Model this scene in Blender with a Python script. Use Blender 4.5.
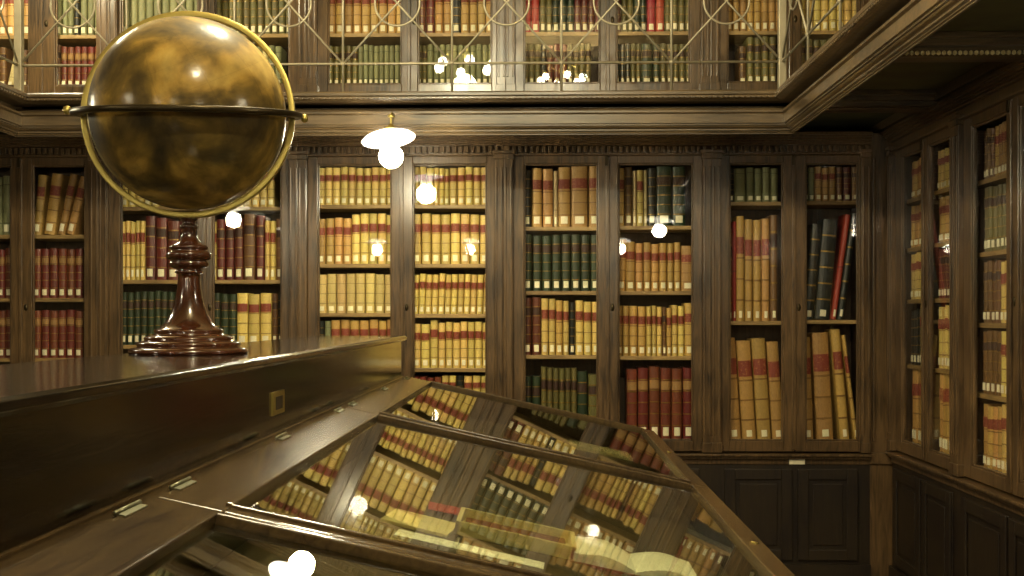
import bpy, bmesh, math, random
from mathutils import Vector, Matrix
S = bpy.context.scene
for o in list(bpy.data.objects): bpy.data.objects.remove(o)
random.seed(7)
R = math.radians
# ---------------------------------------------------------------- camera
F = 1150.0            # focal length in pixels of the 1024 px wide frame
EYE = 1.90
YAW = math.atan(28 / F)
HOR = 315.0
cam = bpy.data.cameras.new('camera'); cam.sensor_width = 36; cam.lens = F * 36 / 1024
cam.shift_y = (HOR - 288) / 1024
cam.clip_start = 0.02
co = bpy.data.objects.new('camera', cam); S.collection.objects.link(co)
co.location = (0, 0, EYE); co.rotation_euler = (R(90), 0, YAW)
S.camera = co
# ---------------------------------------------------------------- world, exposure
w = bpy.data.worlds.new('world'); S.world = w; w.use_nodes = True
w.node_tree.nodes['Background'].inputs[0].default_value = (1, .8, .5, 1)
w.node_tree.nodes['Background'].inputs[1].default_value = 0.02
S.view_settings.view_transform = 'Standard'; S.view_settings.look = 'None'
S.view_settings.gamma = 1; S.view_settings.use_curve_mapping = False
S.view_settings.exposure = 2.08
LAMP_W = 40.0          # pendant bulbs
CEIL_W = 78.0         # big ceiling bowls above the well
LCOL = (1.0, .89, .56)

# ---------------------------------------------------------------- helpers
def wx(px, Y):        # world X of pixel column px at depth Y
    return Y * math.tan(math.atan((px - 512) / F) - YAW)
def wz(py, Y, px=512):   # world Z of a pixel at depth plane Y
    X = wx(px, Y); d = -X * math.sin(YAW) * -1 * -1 + Y * math.cos(YAW)
    d = X * -math.sin(YAW) + Y * math.cos(YAW)
    return EYE + (HOR - py) * d / F
def ray(px, py):
    a = (px - 512) / F; b = (HOR - py) / F
    return Vector((a * math.cos(YAW) - math.sin(YAW), a * math.sin(YAW) + math.cos(YAW), b))
def hexc(h, k=1.0):
    h = h.lstrip('#'); out = []
    for i in (0, 2, 4):
        c = int(h[i:i+2], 16) / 255
        out.append((c / 12.92 if c <= .04045 else ((c + .055) / 1.055) ** 2.4) * k)
    return (*out, 1)
COL = S.collection
def tag(o, label=None, cat=None, group=None, kind=None):
    if label:
        n = len(label.split())
        assert 4 <= n <= 16 or cat is None, (n, label)
        o['label'] = label
    if cat: o['category'] = cat
    if group: o['group'] = group
    if kind: o['kind'] = kind
    return o
def empty(name, loc=(0, 0, 0), rot=(0, 0, 0)):
    o = bpy.data.objects.new(name, None); COL.objects.link(o)
    o.location = loc; o.rotation_euler = rot; o.empty_display_size = .1
    return o

class MB:
    def __init__(s): s.bm = bmesh.new(); s.mi = 0
    def _new(s, vs, faces, smooth=False):
        bv = [s.bm.verts.new(v) for v in vs]
        for f in faces:
            try:
                fc = s.bm.faces.new([bv[i] for i in f]); fc.material_index = s.mi; fc.smooth = smooth
            except ValueError: pass
    def box(s, x0, x1, y0, y1, z0, z1, M=None):
        v = [Vector((x, y, z)) for z in (z0, z1) for y in (y0, y1) for x in (x0, x1)]
        if M: v = [M @ p for p in v]
        s._new(v, [(0, 2, 3, 1), (4, 5, 7, 6), (0, 1, 5, 4), (2, 6, 7, 3), (0, 4, 6, 2), (1, 3, 7, 5)])
        return s
    def tube(s, pts, r, n=8, closed=False):
        pts = [Vector(p) for p in pts]; N = len(pts); rings = []
        up = None
        for i, p in enumerate(pts):
            a = pts[(i - 1) % N] if (closed or i > 0) else p
            b = pts[(i + 1) % N] if (closed or i < N - 1) else p
            t = (b - a).normalized()
            if up is None: up = t.orthogonal().normalized()
            up = (up - t * up.dot(t)).normalized(); q = t.cross(up)
            rings.append([p + (up * math.cos(2 * math.pi * k / n) + q * math.sin(2 * math.pi * k / n)) * (r[i] if isinstance(r, (list, tuple)) else r) for k in range(n)])
        vs = [v for rg in rings for v in rg]; fs = []
        for i in range(N if closed else N - 1):
            j = (i + 1) % N
            for k in range(n): fs.append((i*n+k, i*n+(k+1) % n, j*n+(k+1) % n, j*n+k))
        if not closed: fs += [tuple(range(n))[::-1], tuple((N-1)*n+k for k in range(n))]
        s._new(vs, fs, True); return s
    def lathe(s, prof, n=32, c=(0, 0, 0), M=None, closed=False):
        vs = []
        for r, z in prof:
            for k in range(n):
                a = 2 * math.pi * k / n; v = Vector((c[0] + r * math.cos(a), c[1] + r * math.sin(a), c[2] + z))
                vs.append(M @ v if M else v)
        fs = []; m = len(prof)
        for i in range(m if closed else m - 1):
            j = (i + 1) % m
            for k in range(n): fs.append((i*n+k, i*n+(k+1) % n, j*n+(k+1) % n, j*n+k))
        if not closed:
            fs += [tuple(range(n))[::-1], tuple((m-1)*n+k for k in range(n))]
        s._new(vs, fs, True); return s
    def prism(s, poly, a, b, f):   # poly of (u,v); f(u,v,t) -> point; extruded t=a..b
        n = len(poly); vs = [Vector(f(u, v, t)) for t in (a, b) for u, v in poly]
        fs = [(i, (i+1) % n, n + (i+1) % n, n + i) for i in range(n)] + [tuple(range(n))[::-1], tuple(range(n, 2*n))]
        s._new(vs, fs); return s
    def build(s, name, mats, parent=None, bevel=0, loc=None, rot=None):
        me = bpy.data.meshes.new(name)
        bmesh.ops.recalc_face_normals(s.bm, faces=s.bm.faces[:])
        s.bm.to_mesh(me); s.bm.free()
        for m in (mats if isinstance(mats, (list, tuple)) else [mats]): me.materials.append(m)
        o = bpy.data.objects.new(name, me); COL.objects.link(o)
        if parent: o.parent = parent
        if loc: o.location = loc
        if rot: o.rotation_euler = rot
        if bevel:
            b = o.modifiers.new('bevel', 'BEVEL'); b.width = bevel; b.segments = 2; b.limit_method = 'ANGLE'; b.angle_limit = R(40)
        return o

# ---------------------------------------------------------------- materials
def base_mat(name):
    m = bpy.data.materials.new(name); m.use_nodes = True
    return m, m.node_tree.nodes, m.node_tree.links, m.node_tree.nodes['Principled BSDF']
def wood(name, c1, c2, rough=.35, axis='Z', coat=.25, scale=1.0, bump=.15, spec=.5):
    m, n, l, b = base_mat(name)
    tc = n.new('ShaderNodeTexCoord'); mp = n.new('ShaderNodeMapping')
    sc = {'Z': (14, 14, 1.2), 'X': (1.2, 14, 14), 'Y': (14, 1.2, 14)}[axis]
    mp.inputs['Scale'].default_value = [v * scale for v in sc]
    l.new(tc.outputs['Object'], mp.inputs['Vector'])
    nz = n.new('ShaderNodeTexNoise'); nz.inputs['Scale'].default_value = 3; nz.inputs['Detail'].default_value = 7; nz.inputs['Distortion'].default_value = 1.2
    l.new(mp.outputs['Vector'], nz.inputs['Vector'])
    n2 = n.new('ShaderNodeTexNoise'); n2.inputs['Scale'].default_value = 2.2; l.new(tc.outputs['Object'], n2.inputs['Vector'])
    ad = n.new('ShaderNodeMath'); ad.operation = 'MULTIPLY_ADD'; ad.inputs[1].default_value = .5; l.new(n2.outputs['Fac'], ad.inputs[0])
    ml = n.new('ShaderNodeMath'); ml.operation = 'MULTIPLY'; ml.inputs[1].default_value = .6; l.new(nz.outputs['Fac'], ml.inputs[0]); l.new(ml.outputs[0], ad.inputs[2])
    cr = n.new('ShaderNodeValToRGB'); cr.color_ramp.elements[0].position = .38; cr.color_ramp.elements[1].position = .68
    cr.color_ramp.elements[0].color = hexc(c1); cr.color_ramp.elements[1].color = hexc(c2)
    l.new(ad.outputs[0], cr.inputs['Fac']); l.new(cr.outputs['Color'], b.inputs['Base Color'])
    b.inputs['Roughness'].default_value = rough; b.inputs['Coat Weight'].default_value = coat; b.inputs['Coat Roughness'].default_value = .18; b.inputs['Specular IOR Level'].default_value = spec
    bp = n.new('ShaderNodeBump'); bp.inputs['Strength'].default_value = bump; bp.inputs['Distance'].default_value = .004
    l.new(nz.outputs['Fac'], bp.inputs['Height']); l.new(bp.outputs['Normal'], b.inputs['Normal'])
    return m
def plain(name, c, rough=.5, metal=0, noise=.25, nscale=20, jitter=0, spec=.5, coat=0):
    m, n, l, b = base_mat(name)
    tc = n.new('ShaderNodeTexCoord'); nz = n.new('ShaderNodeTexNoise'); nz.inputs['Scale'].default_value = nscale; nz.inputs['Detail'].default_value = 5
    l.new(tc.outputs['Object'], nz.inputs['Vector'])
    mr = n.new('ShaderNodeMapRange'); mr.inputs['From Min'].default_value = .3; mr.inputs['From Max'].default_value = .7
    mr.inputs['To Min'].default_value = 1 - noise; mr.inputs['To Max'].default_value = 1 + noise
    l.new(nz.outputs['Fac'], mr.inputs['Value'])
    hs = n.new('ShaderNodeHueSaturation'); hs.inputs['Color'].default_value = hexc(c)
    if jitter:
        oi = n.new('ShaderNodeObjectInfo'); m2 = n.new('ShaderNodeMapRange')
        m2.inputs['To Min'].default_value = 1 - jitter; m2.inputs['To Max'].default_value = 1 + jitter
        l.new(oi.outputs['Random'], m2.inputs['Value'])
        mu = n.new('ShaderNodeMath'); mu.operation = 'MULTIPLY'; l.new(mr.outputs[0], mu.inputs[0]); l.new(m2.outputs[0], mu.inputs[1])
        l.new(mu.outputs[0], hs.inputs['Value'])
        m3 = n.new('ShaderNodeMapRange'); m3.inputs['To Min'].default_value = .487; m3.inputs['To Max'].default_value = .513
        fr = n.new('ShaderNodeMath'); fr.operation = 'MULTIPLY'; fr.inputs[1].default_value = 7.31; l.new(oi.outputs['Random'], fr.inputs[0])
        f2 = n.new('ShaderNodeMath'); f2.operation = 'FRACT'; l.new(fr.outputs[0], f2.inputs[0]); l.new(f2.outputs[0], m3.inputs['Value']); l.new(m3.outputs[0], hs.inputs['Hue'])
    else: l.new(mr.outputs[0], hs.inputs['Value'])
    l.new(hs.outputs['Color'], b.inputs['Base Color'])
    b.inputs['Roughness'].default_value = rough; b.inputs['Metallic'].default_value = metal
    b.inputs['Specular IOR Level'].default_value = spec; b.inputs['Coat Weight'].default_value = coat
    return m
def glass(name, ior, tint='#ffffff', wobble=0):
    m = bpy.data.materials.new(name); m.use_nodes = True; n = m.node_tree.nodes; l = m.node_tree.links; n.clear()
    o = n.new('ShaderNodeOutputMaterial'); mx = n.new('ShaderNodeMixShader'); t = n.new('ShaderNodeBsdfTransparent'); g = n.new('ShaderNodeBsdfGlossy'); f = n.new('ShaderNodeFresnel')
    t.inputs[0].default_value = hexc(tint); g.inputs['Roughness'].default_value = .0; f.inputs['IOR'].default_value = ior
    ge = n.new('ShaderNodeNewGeometry'); mi = n.new('ShaderNodeMapRange'); mi.inputs['To Min'].default_value = ior; mi.inputs['To Max'].default_value = 1 / ior
    l.new(ge.outputs['Backfacing'], mi.inputs['Value']); l.new(mi.outputs[0], f.inputs['IOR'])
    if wobble:
        tc = n.new('ShaderNodeTexCoord'); nz = n.new('ShaderNodeTexNoise'); nz.inputs['Scale'].default_value = 2.6; nz.inputs['Detail'].default_value = 1
        l.new(tc.outputs['Object'], nz.inputs['Vector'])
        bp = n.new('ShaderNodeBump'); bp.inputs['Strength'].default_value = wobble; bp.inputs['Distance'].default_value = .02
        l.new(nz.outputs['Fac'], bp.inputs['Height']); l.new(bp.outputs['Normal'], g.inputs['Normal'])
    l.new(f.outputs[0], mx.inputs[0]); l.new(t.outputs[0], mx.inputs[1]); l.new(g.outputs[0], mx.inputs[2]); l.new(mx.outputs[0], o.inputs[0])
    return m
def emit(name, c, st):
    m = bpy.data.materials.new(name); m.use_nodes = True; n = m.node_tree.nodes; b = n['Principled BSDF']
    b.inputs['Emission Color'].default_value = (*c, 1); b.inputs['Emission Strength'].default_value = st; b.inputs['Base Color'].default_value = (.9, .9, .85, 1)
    return m

W = wood('case_wood', '#241b11', '#664f34', .3, 'Z')
WX = wood('case_wood_horizontal', '#241b11', '#664f34', .3, 'X')
WY = wood('case_wood_lengthwise', '#241b11', '#664f34', .3, 'Y')
WG = wood('gallery_wood', '#2a2116', '#625036', .36, 'X', coat=.3)
WD = wood('dark_base_wood', '#150c0a', '#2b2112', .45, 'Z', coat=.1)
WI = wood('cabinet_inside_wood', '#23170d', '#4c3620', .6, 'Z', coat=0)
WSH = wood('shelf_wood', '#6a5230', '#a98b55', .5, 'X', coat=0)
WT = wood('display_case_wood', '#2c2117', '#4c3d26', .2, 'Y', coat=.0, spec=.3, bump=.12)
WTX = wood('display_case_rail_wood', '#2e1a0e', '#6a4122', .2, 'X', coat=.7, bump=.06)
WC = wood('console_wood', '#0d0906', '#19130b', .12, 'Y', coat=.25, bump=.1)
WP = plain('pedestal_wood', '#40200f', .2, 0, .35, 9, coat=.8)
BRASS = plain('brass', '#b3a25e', .42, 1, .15, 8)
STEEL = plain('dull_hinge_metal', '#6f6d57', .4, .8, .15, 10)
DBRASS = plain('dark_bronze', '#3b3220', .35, .8, .2, 10)
IRON = plain('railing_metal', '#9c937c', .45, .35, .12, 15)
GOLD = plain('gilt', '#8f7238', .35, .6, .2, 60)
PLASTER = plain('cream_plaster', '#b7a27a', .9, 0, .06, 4)
WALLM = plain('wall_paint', '#5a4a30', .9, 0, .1, 4)
FLOORM = wood('floor_boards', '#2c1b10', '#4d3420', .4, 'Y')
COFFER = plain('coffer_panel', '#4d4c2b', .7, 0, .25, 6)
GL = glass('door_glass', 1.45, wobble=.02)
GLT = glass('lid_glass', 1.53, '#f4f6ea', wobble=.006)
PAGE = plain('page_edges', '#c9b98a', .9, 0, .1, 80)
TAG = plain('paper_tag', '#e9e2bf', .8, 0, .08, 40, jitter=.1)
def lettered(name, c1, c2, th=.56):
    m, n, l, b = base_mat(name)
    tc = n.new('ShaderNodeTexCoord'); mp = n.new('ShaderNodeMapping'); mp.inputs['Scale'].default_value = (5, 1, 46); l.new(tc.outputs['Object'], mp.inputs['Vector'])
    oi = n.new('ShaderNodeObjectInfo'); cx = n.new('ShaderNodeCombineXYZ'); mm = n.new('ShaderNodeMath'); mm.operation = 'MULTIPLY'; mm.inputs[1].default_value = 90
    l.new(oi.outputs['Random'], mm.inputs[0]); l.new(mm.outputs[0], cx.inputs[0]); l.new(cx.outputs[0], mp.inputs['Location'])
    nz = n.new('ShaderNodeTexNoise'); nz.inputs['Scale'].default_value = 1.0; nz.inputs['Detail'].default_value = 3; l.new(mp.outputs[0], nz.inputs['Vector'])
    cr = n.new('ShaderNodeValToRGB'); cr.color_ramp.elements[0].position = th - .06; cr.color_ramp.elements[1].position = th + .08
    cr.color_ramp.elements[0].color = hexc(c1); cr.color_ramp.elements[1].color = hexc(c2)
    l.new(nz.outputs['Fac'], cr.inputs[0]); l.new(cr.outputs[0], b.inputs['Base Color']); b.inputs['Roughness'].default_value = .6
    return m
REDL = lettered('red_title_label', '#7e3524', '#a8743f', .62)
DKL = plain('dark_title_label', '#3a2216', .6, 0, .3, 90)
CRML = plain('cream_title_label', '#96713f', .6, 0, .3, 90)

# ---------------------------------------------------------------- dimensions
D = 8.2                      # plane of the lower bookcase doors on the back wall
SX = wx(893, D)              # plane of the side bookcase doors
GY = 7.27                    # edge of the back gallery
GXR = wx(788, GY); GXL = wx(19, GY)
def H(h): return EYE + h
XL, XR, YF, YB, ZC = -4.75, SX + .45, -3.2, D + .45, 5.6
GB, GT = H(1.144), H(1.40)   # gallery fascia bottom and top
BEAM, COF = H(1.285), H(1.375)

# ---------------------------------------------------------------- structure
def struct(name, mb, mat, label=None):
    o = mb.build(name, mat); o['kind'] = 'structure'
    if label: o['label'] = label
    return o
struct('floor', MB().box(XL, XR, YF, YB, -.1, 0), FLOORM)
struct('ceiling', MB().box(XL, XR, YF, YB, ZC, ZC + .1), PLASTER)
struct('wall_back', MB().box(XL, XR, YB, YB + .1, 0, ZC), WALLM)
struct('wall_front', MB().box(XL, XR, YF - .1, YF, 0, ZC), WALLM)
struct('wall_left', MB().box(XL - .1, XL, YF, YB, 0, ZC), WALLM)
struct('wall_right', MB().box(XR, XR + .1, YF, YB, 0, ZC), WALLM)

# gallery: fascia moulding swept round the well, deck, coffered soffit
YG0 = -2.2
gal = empty('gallery', (0, GY, GB)); gal['kind'] = 'structure'
tag(gal, 'carved wooden gallery running round the room above the bookcases', None)
def sweep(prof, name, mat, parent):     # prof: (out, z)
    mb = MB(); n = len(prof); vs = []
    for o_, z in prof:
        for p in ((GXL + o_, YG0), (GXL + o_, GY - o_), (GXR - o_, GY - o_), (GXR - o_, YG0)):
            vs.append((p[0], p[1] - GY, z - GB))
    fs = []
    for i in range(n):
        j = (i + 1) % n
        for k in range(3): fs.append((i*4+k, i*4+k+1, j*4+k+1, j*4+k))
    fs.append(tuple(i*4 for i in range(n))); fs.append(tuple(i*4+3 for i in range(n))[::-1])
    mb._new(vs, fs); return mb.build(name, mat, parent)
def rnd(o0, z0, o1, z1, bul, n=5):      # rounded bead between two points
    out = []
    for i in range(n + 1):
        t = i / n; out.append((o0 + (o1 - o0) * t + bul * math.sin(math.pi * t), z0 + (z1 - z0) * t))
    return out
h = lambda v: H(v)
prof = [(-.08, h(1.40))] + [(.09, h(1.40)), (.095, h(1.392)), (.095, h(1.375))] + rnd(.085, h(1.37), .07, h(1.345), .015, 4) + [(.05, h(1.34))] \
     + [(-.04, h(1.338)), (-.04, h(1.315))] + rnd(-.03, h(1.312), .0, h(1.288), .016, 4) + [(.045, h(1.283)), (.045, h(1.27)), (.03, h(1.262)), (.03, h(1.205)), (.018, h(1.203)), (.018, h(1.193))] \
     + rnd(.008, h(1.192), -.006, h(1.176), .008, 3) + [(-.012, h(1.175)), (-.012, h(1.165)), (-.026, h(1.162)), (-.022, h(1.152)), (-.030, h(1.15)), (-.030, h(1.144)), (-.045, h(1.146)), (-.055, h(1.30))]
sweep(prof, 'fascia_moulding', WG, gal)
mb = MB()
r0 = .085
for i in range(int((GXR - GXL) / .034)):   # row of beads under the lip
    x = GXL + .02 + i * .034
    mb.box(x, x + .019, GY - .103 - GY, GY - .09 - GY, h(1.352) - GB, h(1.364) - GB)
for i in range(int((GY - YG0) / .034)):
    y = YG0 + i * .034
    if y > GY - .1: break
    for X, sg in ((GXL, 1), (GXR, -1)):
        a, b = sorted((X + sg * .09, X + sg * .103))
        mb.box(a, b, y - GY, y + .019 - GY, h(1.352) - GB, h(1.364) - GB)
mb.build('bead_row', WG, gal)
mb = MB()                              # deck
for b in ((XL, GXL - .05, YG0, YB), (GXR + .05, XR, YG0, YB), (GXL - .05, GXR + .05, GY + .05, YB)):
    mb.box(b[0], b[1], b[2] - GY, b[3] - GY, COF - GB, h(1.395) - GB)
mb.build('deck', COFFER, gal)
def beam(x0, x1, y0, y1, name='soffit_beam'):
    mb = MB(); a, b = y0 - GY, y1 - GY; z0, z1 = BEAM - GB, COF - GB
    if (x1 - x0) > (y1 - y0):
        mb.box(x0, x1, a, b, z0, z1); mb.box(x0, x1, a - .03, b + .03, z0 + .03, z1); mb.box(x0, x1, a - .06, b + .06, z0 + .06, z1); mb.box(x0, x1, a + .03, b - .03, z0 - .012, z0)
    else:
        mb.box(x0, x1, a, b, z0, z1); mb.box(x0 - .03, x1 + .03, a, b, z0 + .03, z1)
    return mb.build(name, WG, gal, .004)
for y in (GY - .04, 5.78, 4.2, 2.6, 1.0, -.6):
    beam(GXR + .08, SX + .1, y - .1, y + .1)
    beam(XL + .1, GXL - .08, y - .1, y + .1)
beam(GXL - .0, GXR + .08, GY + .07, GY + .2)
mb = MB()                              # twisted bead strip on the second beam
for i in range(34):
    x = GXR + .1 + i * .026
    mb.lathe([(.001, -.012), (.010, -.006), (.010, .006), (.001, .012)], 8, (x, 5.66 - GY, BEAM - GB - .006))
mb.build('bead_row', plain('pale_beads', '#c9ba88', .5), gal)
beam(SX - .05, SX + .1, YG0, GY - .1, 'wall_beam'); beam(SX - .05, SX + .1, GY + .1, YB - .1, 'wall_beam')

# ---------------------------------------------------------------- bookcases
class Frame:                           # local x along the wall, local y into the wall
    def __init__(s, ox, oy, rz): s.o = Vector((ox, oy, 0)); s.rz = rz; s.M = Matrix.Translation(s.o) @ Matrix.Rotation(rz, 4, 'Z')
    def w(s, x, y, z): return s.M @ Vector((x, y, z))
FB = Frame(0, D, 0); FS = Frame(SX, 0, -math.pi / 2)     # on the side frame local x = -world Y
ST = .028                              # shelf thickness
def pilaster(mb, x0, x1, z0, z1, ol=1, orr=1, yf=-.05):
    mb.box(x0, x1, yf, .02, z0, z1)
    mb.box(x0 - .008 * ol, x1 + .008 * orr, yf - .012, .02, z1, z1 + .035)
    mb.box(x0 - .016 * ol, x1 + .016 * orr, yf - .022, .02, z1 + .035, z1 + .06)
    mb.box(x0 - .006 * ol, x1 + .006 * orr, yf - .008, .02, z0, z0 + .07)
    w_ = (x1 - x0)
    for k in (.2, .8): mb.box(x0 + w_ * k - .006, x0 + w_ * k + .006, yf - .008, yf + .002, z0 + .12, z1 - .06)
def note(root, x, z):
    o = MB().box(x - .055, x + .055, -.034, -.030, z - .018, z + .018).build('paper_label', TAG, root); o['label'] = 'small yellowed paper label'
def bookcase(fr, name, label, x0, x1, ops, zb, zt, shelves, cornice=None, base=True, pil=(True, True), group=None, wm=None, dentil=True):
    """ops: [(xa,xb),(xa,xb)] glass openings; zb, zt opening bottom/top; shelves: list per opening of shelf top z"""
    wm = wm or W
    root = empty(name, fr.w(x0, 0, 0), (0, 0, fr.rz)); tag(root, label, 'bookcase', group)
    L = lambda x: x - x0
    zlow = 0 if base else zb - .25
    ztop = zt + .06
    PW = .065
    c = MB()                           # carcass
    c.box(L(x0), L(x1), .36, .38, zb - .05, ztop)
    c.box(L(x0), L(x0) + .03, .02, .36, zb - .05, ztop); c.box(L(x1) - .03, L(x1), .02, .36, zb - .05, ztop)
    xm = (ops[0][1] + ops[1][0]) / 2
    c.box(L(xm) - .02, L(xm) + .02, .03, .36, zb - .05, ztop)
    c.box(L(x0), L(x1), .02, .36, zb - .06, zb - .004); c.box(L(x0), L(x1), .02, .36, ztop - .03, ztop)
    c.build('carcass', WI, root)
    lo = [(x0 + .03, xm - .02), (xm + .02, x1 - .03)]
    for (a, b), zs in zip(lo, shelves):
        for z in zs:
            MB().box(L(a), L(b), .035, .355, z - ST, z).build('shelf', WSH, root, .003)
    for i, (a, b) in enumerate(ops):   # doors
        ea = (x0 + (PW if pil[0] else .01)) if i == 0 else xm + .003
        eb = xm - .003 if i == 0 else (x1 - (PW if pil[1] else .01))
        d = MB(); y0, y1 = -.018, .02
        d.box(L(ea), L(a), y0, y1, zb - .075, zt + .055); d.box(L(b), L(eb), y0, y1, zb - .075, zt + .055)
        d.box(L(a), L(b), y0, y1, zb - .075, zb); d.box(L(a), L(b), y0, y1, zt, zt + .055)
        for (u0, u1, v0, v1) in ((a, a + .012, zb, zt), (b - .012, b, zb, zt), (a + .012, b - .012, zb, zb + .012), (a + .012, b - .012, zt - .012, zt)):
            d.box(L(u0), L(u1), -.008, .012, v0, v1)       # inner bead
        if i == 0: d.box(L(eb) - .014, L(eb) + .012, y0 - .012, y0, zb - .06, zt + .04)   # astragal strip
        dr = d.build('door', wm, root, .004)
        MB().box(L(a) - .004, L(b) + .004, .0, .004, zb - .004, zt + .004).build('glass_pane', GL, dr)
        if i == 1:
            k = MB(); xk = L(ea) + .028; zk = zb + (zt - zb) * .48
            k.lathe([(.001, 0), (.014, 0), (.012, .004), (.001, .005)], 12, (0, 0, 0), Matrix.Translation((xk, y0, zk)) @ Matrix.Scale(1.9, 4, (0, 0, 1)) @ Matrix.Rotation(R(90), 4, 'X'))
            k.build('keyhole_plate', DBRASS, dr)
            k = MB(); k.box(xk - .055, xk - .035, y0 - .022, y0 - .012, zt - .02, zt + .05); k.build('bolt', DBRASS, dr)
    for side, on in zip((0, 1), pil):
        if not on: continue
        p = MB(); a = L(x0) if side == 0 else L(x1) - PW
        pilaster(p, a, a + PW, zb - .08, zt + .03, side, 1 - side); p.build('pilaster', wm, root, .003)
    if cornice:                        # dentil band and cornice boards
        p = MB(); z0 = zt + .055; z1 = cornice
        p.box(L(x0), L(x1), -.02, .36, z0, z0 + .09)
        p.box(L(x0), L(x1), -.05, .0, z0, z0 + .012)
        if dentil:
            k = 0
            while .02 + k * .042 + .024 < x1 - x0:
                xx = .02 + k * .042; p.box(xx, xx + .022, -.055, -.02, z0 + .02, z0 + .064); k += 1
        zz = z0 + .07; steps = 5
        for q in range(steps):
            za = zz + (z1 - zz) * q / steps
            p.box(L(x0), L(x1), -.05 - .012 * q, .36, za, zz + (z1 - zz) * (q + 1) / steps)
        p.build('cornice', wm, root, .003)
    if base:
        p = MB(); zz = zb - .075
        p.box(L(x0), L(x1), -.075, .36, zz - .03, zz - .012); p.box(L(x0), L(x1), -.055, .36, zz - .05, zz - .03)
        p.box(L(x0), L(x1), -.03, .36, zz - .09, zz - .05)
        p.build('waist_moulding', wm, root, .004)
        p = MB(); p.box(L(x0), L(x1), -.02, .36, .0, zz - .09); p.box(L(x0), L(x1), -.045, -.02, 0, .14)
        p.build('base_cabinet', WD, root)
        for i in range(2):
            a = (x0 + .09) if i == 0 else xm + .02; b = (xm - .02) if i == 0 else x1 - .09
            d = MB(); zt2 = zz - .12; zb2 = .17; f = .075
            d.box(L(a), L(b), -.03, -.02, zb2, zt2)
            for (u0, u1, v0, v1) in ((a, a + f, zb2, zt2), (b - f, b, zb2, zt2), (a + f, b - f, zb2, zb2 + f), (a + f, b - f, zt2 - f, zt2)):
                d.box(L(u0), L(u1), -.045, -.03, v0, v1)
            d.box(L(a) + f + .03, L(b) - f - .03, -.04, -.03, zb2 + f + .03, zt2 - f - .03)
            d.build('base_door', WD, root, .004)
    else:
        p = MB(); p.box(L(x0), L(x1), -.02, .36, zlow, zb - .075); p.box(L(x0), L(x1), -.035, .0, zlow, zlow + .1); p.build('plinth', wm, root, .003)
    return root

# ---------------------------------------------------------------- books
def book_mesh(bands, gilt):
    mb = MB(); n = 8; dp = .2
    def ring(bul, z):
        pts = []
        for k in range(n + 1):
            a = math.pi * k / n; pts.append((-.5 * math.cos(a) * (1 if 0 < k < n else 1), .02 - (.02 + bul) * math.sin(a), z))
        return pts + [(.5, dp, z), (-.5, dp, z)]
    zs = [(0, 0)]
    for b in bands: zs += [(b - .011, 0), (b - .008, 1), (b + .008, 1), (b + .011, 0)]
    zs.append((1, 0))
    rings = [ring(.003 if f else 0, z) for z, f in zs]; m = n + 3
    vs = [p for r in rings for p in r]
    for i in range(len(rings) - 1):
        g = gilt and zs[i][1] and zs[i+1][1]
        for k in range(m):
            mb_idx = (i*m+k, i*m+(k+1) % m, (i+1)*m+(k+1) % m, (i+1)*m+k)
            rings_f.append((mb_idx, 1 if (g and k < n) else 0))
    bv = [mb.bm.verts.new(v) for v in vs]
    for f, mi in rings_f:
        fc = mb.bm.faces.new([bv[i] for i in f]); fc.material_index = mi; fc.smooth = mi == 0 and False
    bot = mb.bm.faces.new([bv[k] for k in range(m)]); 
    top = [bv[(len(rings)-1)*m+k] for k in range(m)]
    inner = []
    for v in top:
        c = v.co; inner.append(mb.bm.verts.new((c.x * .8, min(max(c.y, .024), dp - .004), 1.0)))
    low = [mb.bm.verts.new((v.co.x, v.co.y, .985)) for v in inner]
    for k in range(m):
        j = (k + 1) % m
        for q in ((top[k], top[j], inner[j], inner[k]), (inner[k], inner[j], low[j], low[k])):
            try: mb.bm.faces.new(q)
            except ValueError: pass
    try: f = mb.bm.faces.new(low); f.material_index = 2
    except ValueError: pass
    me = bpy.data.meshes.new('book'); bmesh.ops.recalc_face_normals(mb.bm, faces=mb.bm.faces[:]); mb.bm.to_mesh(me); mb.bm.free()
    return me
def patch_mesh(name, x, z0, z1, off=.0012):
    mb = MB(); n = 6; vs = []; 
    for z in (z0, z1):
        for k in range(n + 1):
            a0 = math.acos(min(1, 2 * x)) ; a = a0 + (math.pi - 2 * a0) * k / n
            vs.append((-.5 * math.cos(a) * 1.0, .02 - (.02 + .0032 + off) * math.sin(a), z))
    for z in (z0, z1):
        for k in range(n + 1):
            a0 = math.acos(min(1, 2 * x)); a = a0 + (math.pi - 2 * a0) * k / n
            vs.append((-.5 * math.cos(a) * .98, .02 - (.02 - .001) * math.sin(a), z))
    N = n + 1; fs = []
    for k in range(n):
        fs += [(k, k+1, N+k+1, N+k), (2*N+k, 3*N+k, 3*N+k+1, 2*N+k+1), (k, 2*N+k, 2*N+k+1, k+1), (N+k, N+k+1, 3*N+k+1, 3*N+k)]
    fs += [(0, N, 3*N, 2*N), (n, 2*N+n, 3*N+n, N+n)]
    mb._new(vs, fs); me = bpy.data.meshes.new(name); bmesh.ops.recalc_face_normals(mb.bm, faces=mb.bm.faces[:]); mb.bm.to_mesh(me); mb.bm.free(); return me
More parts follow.
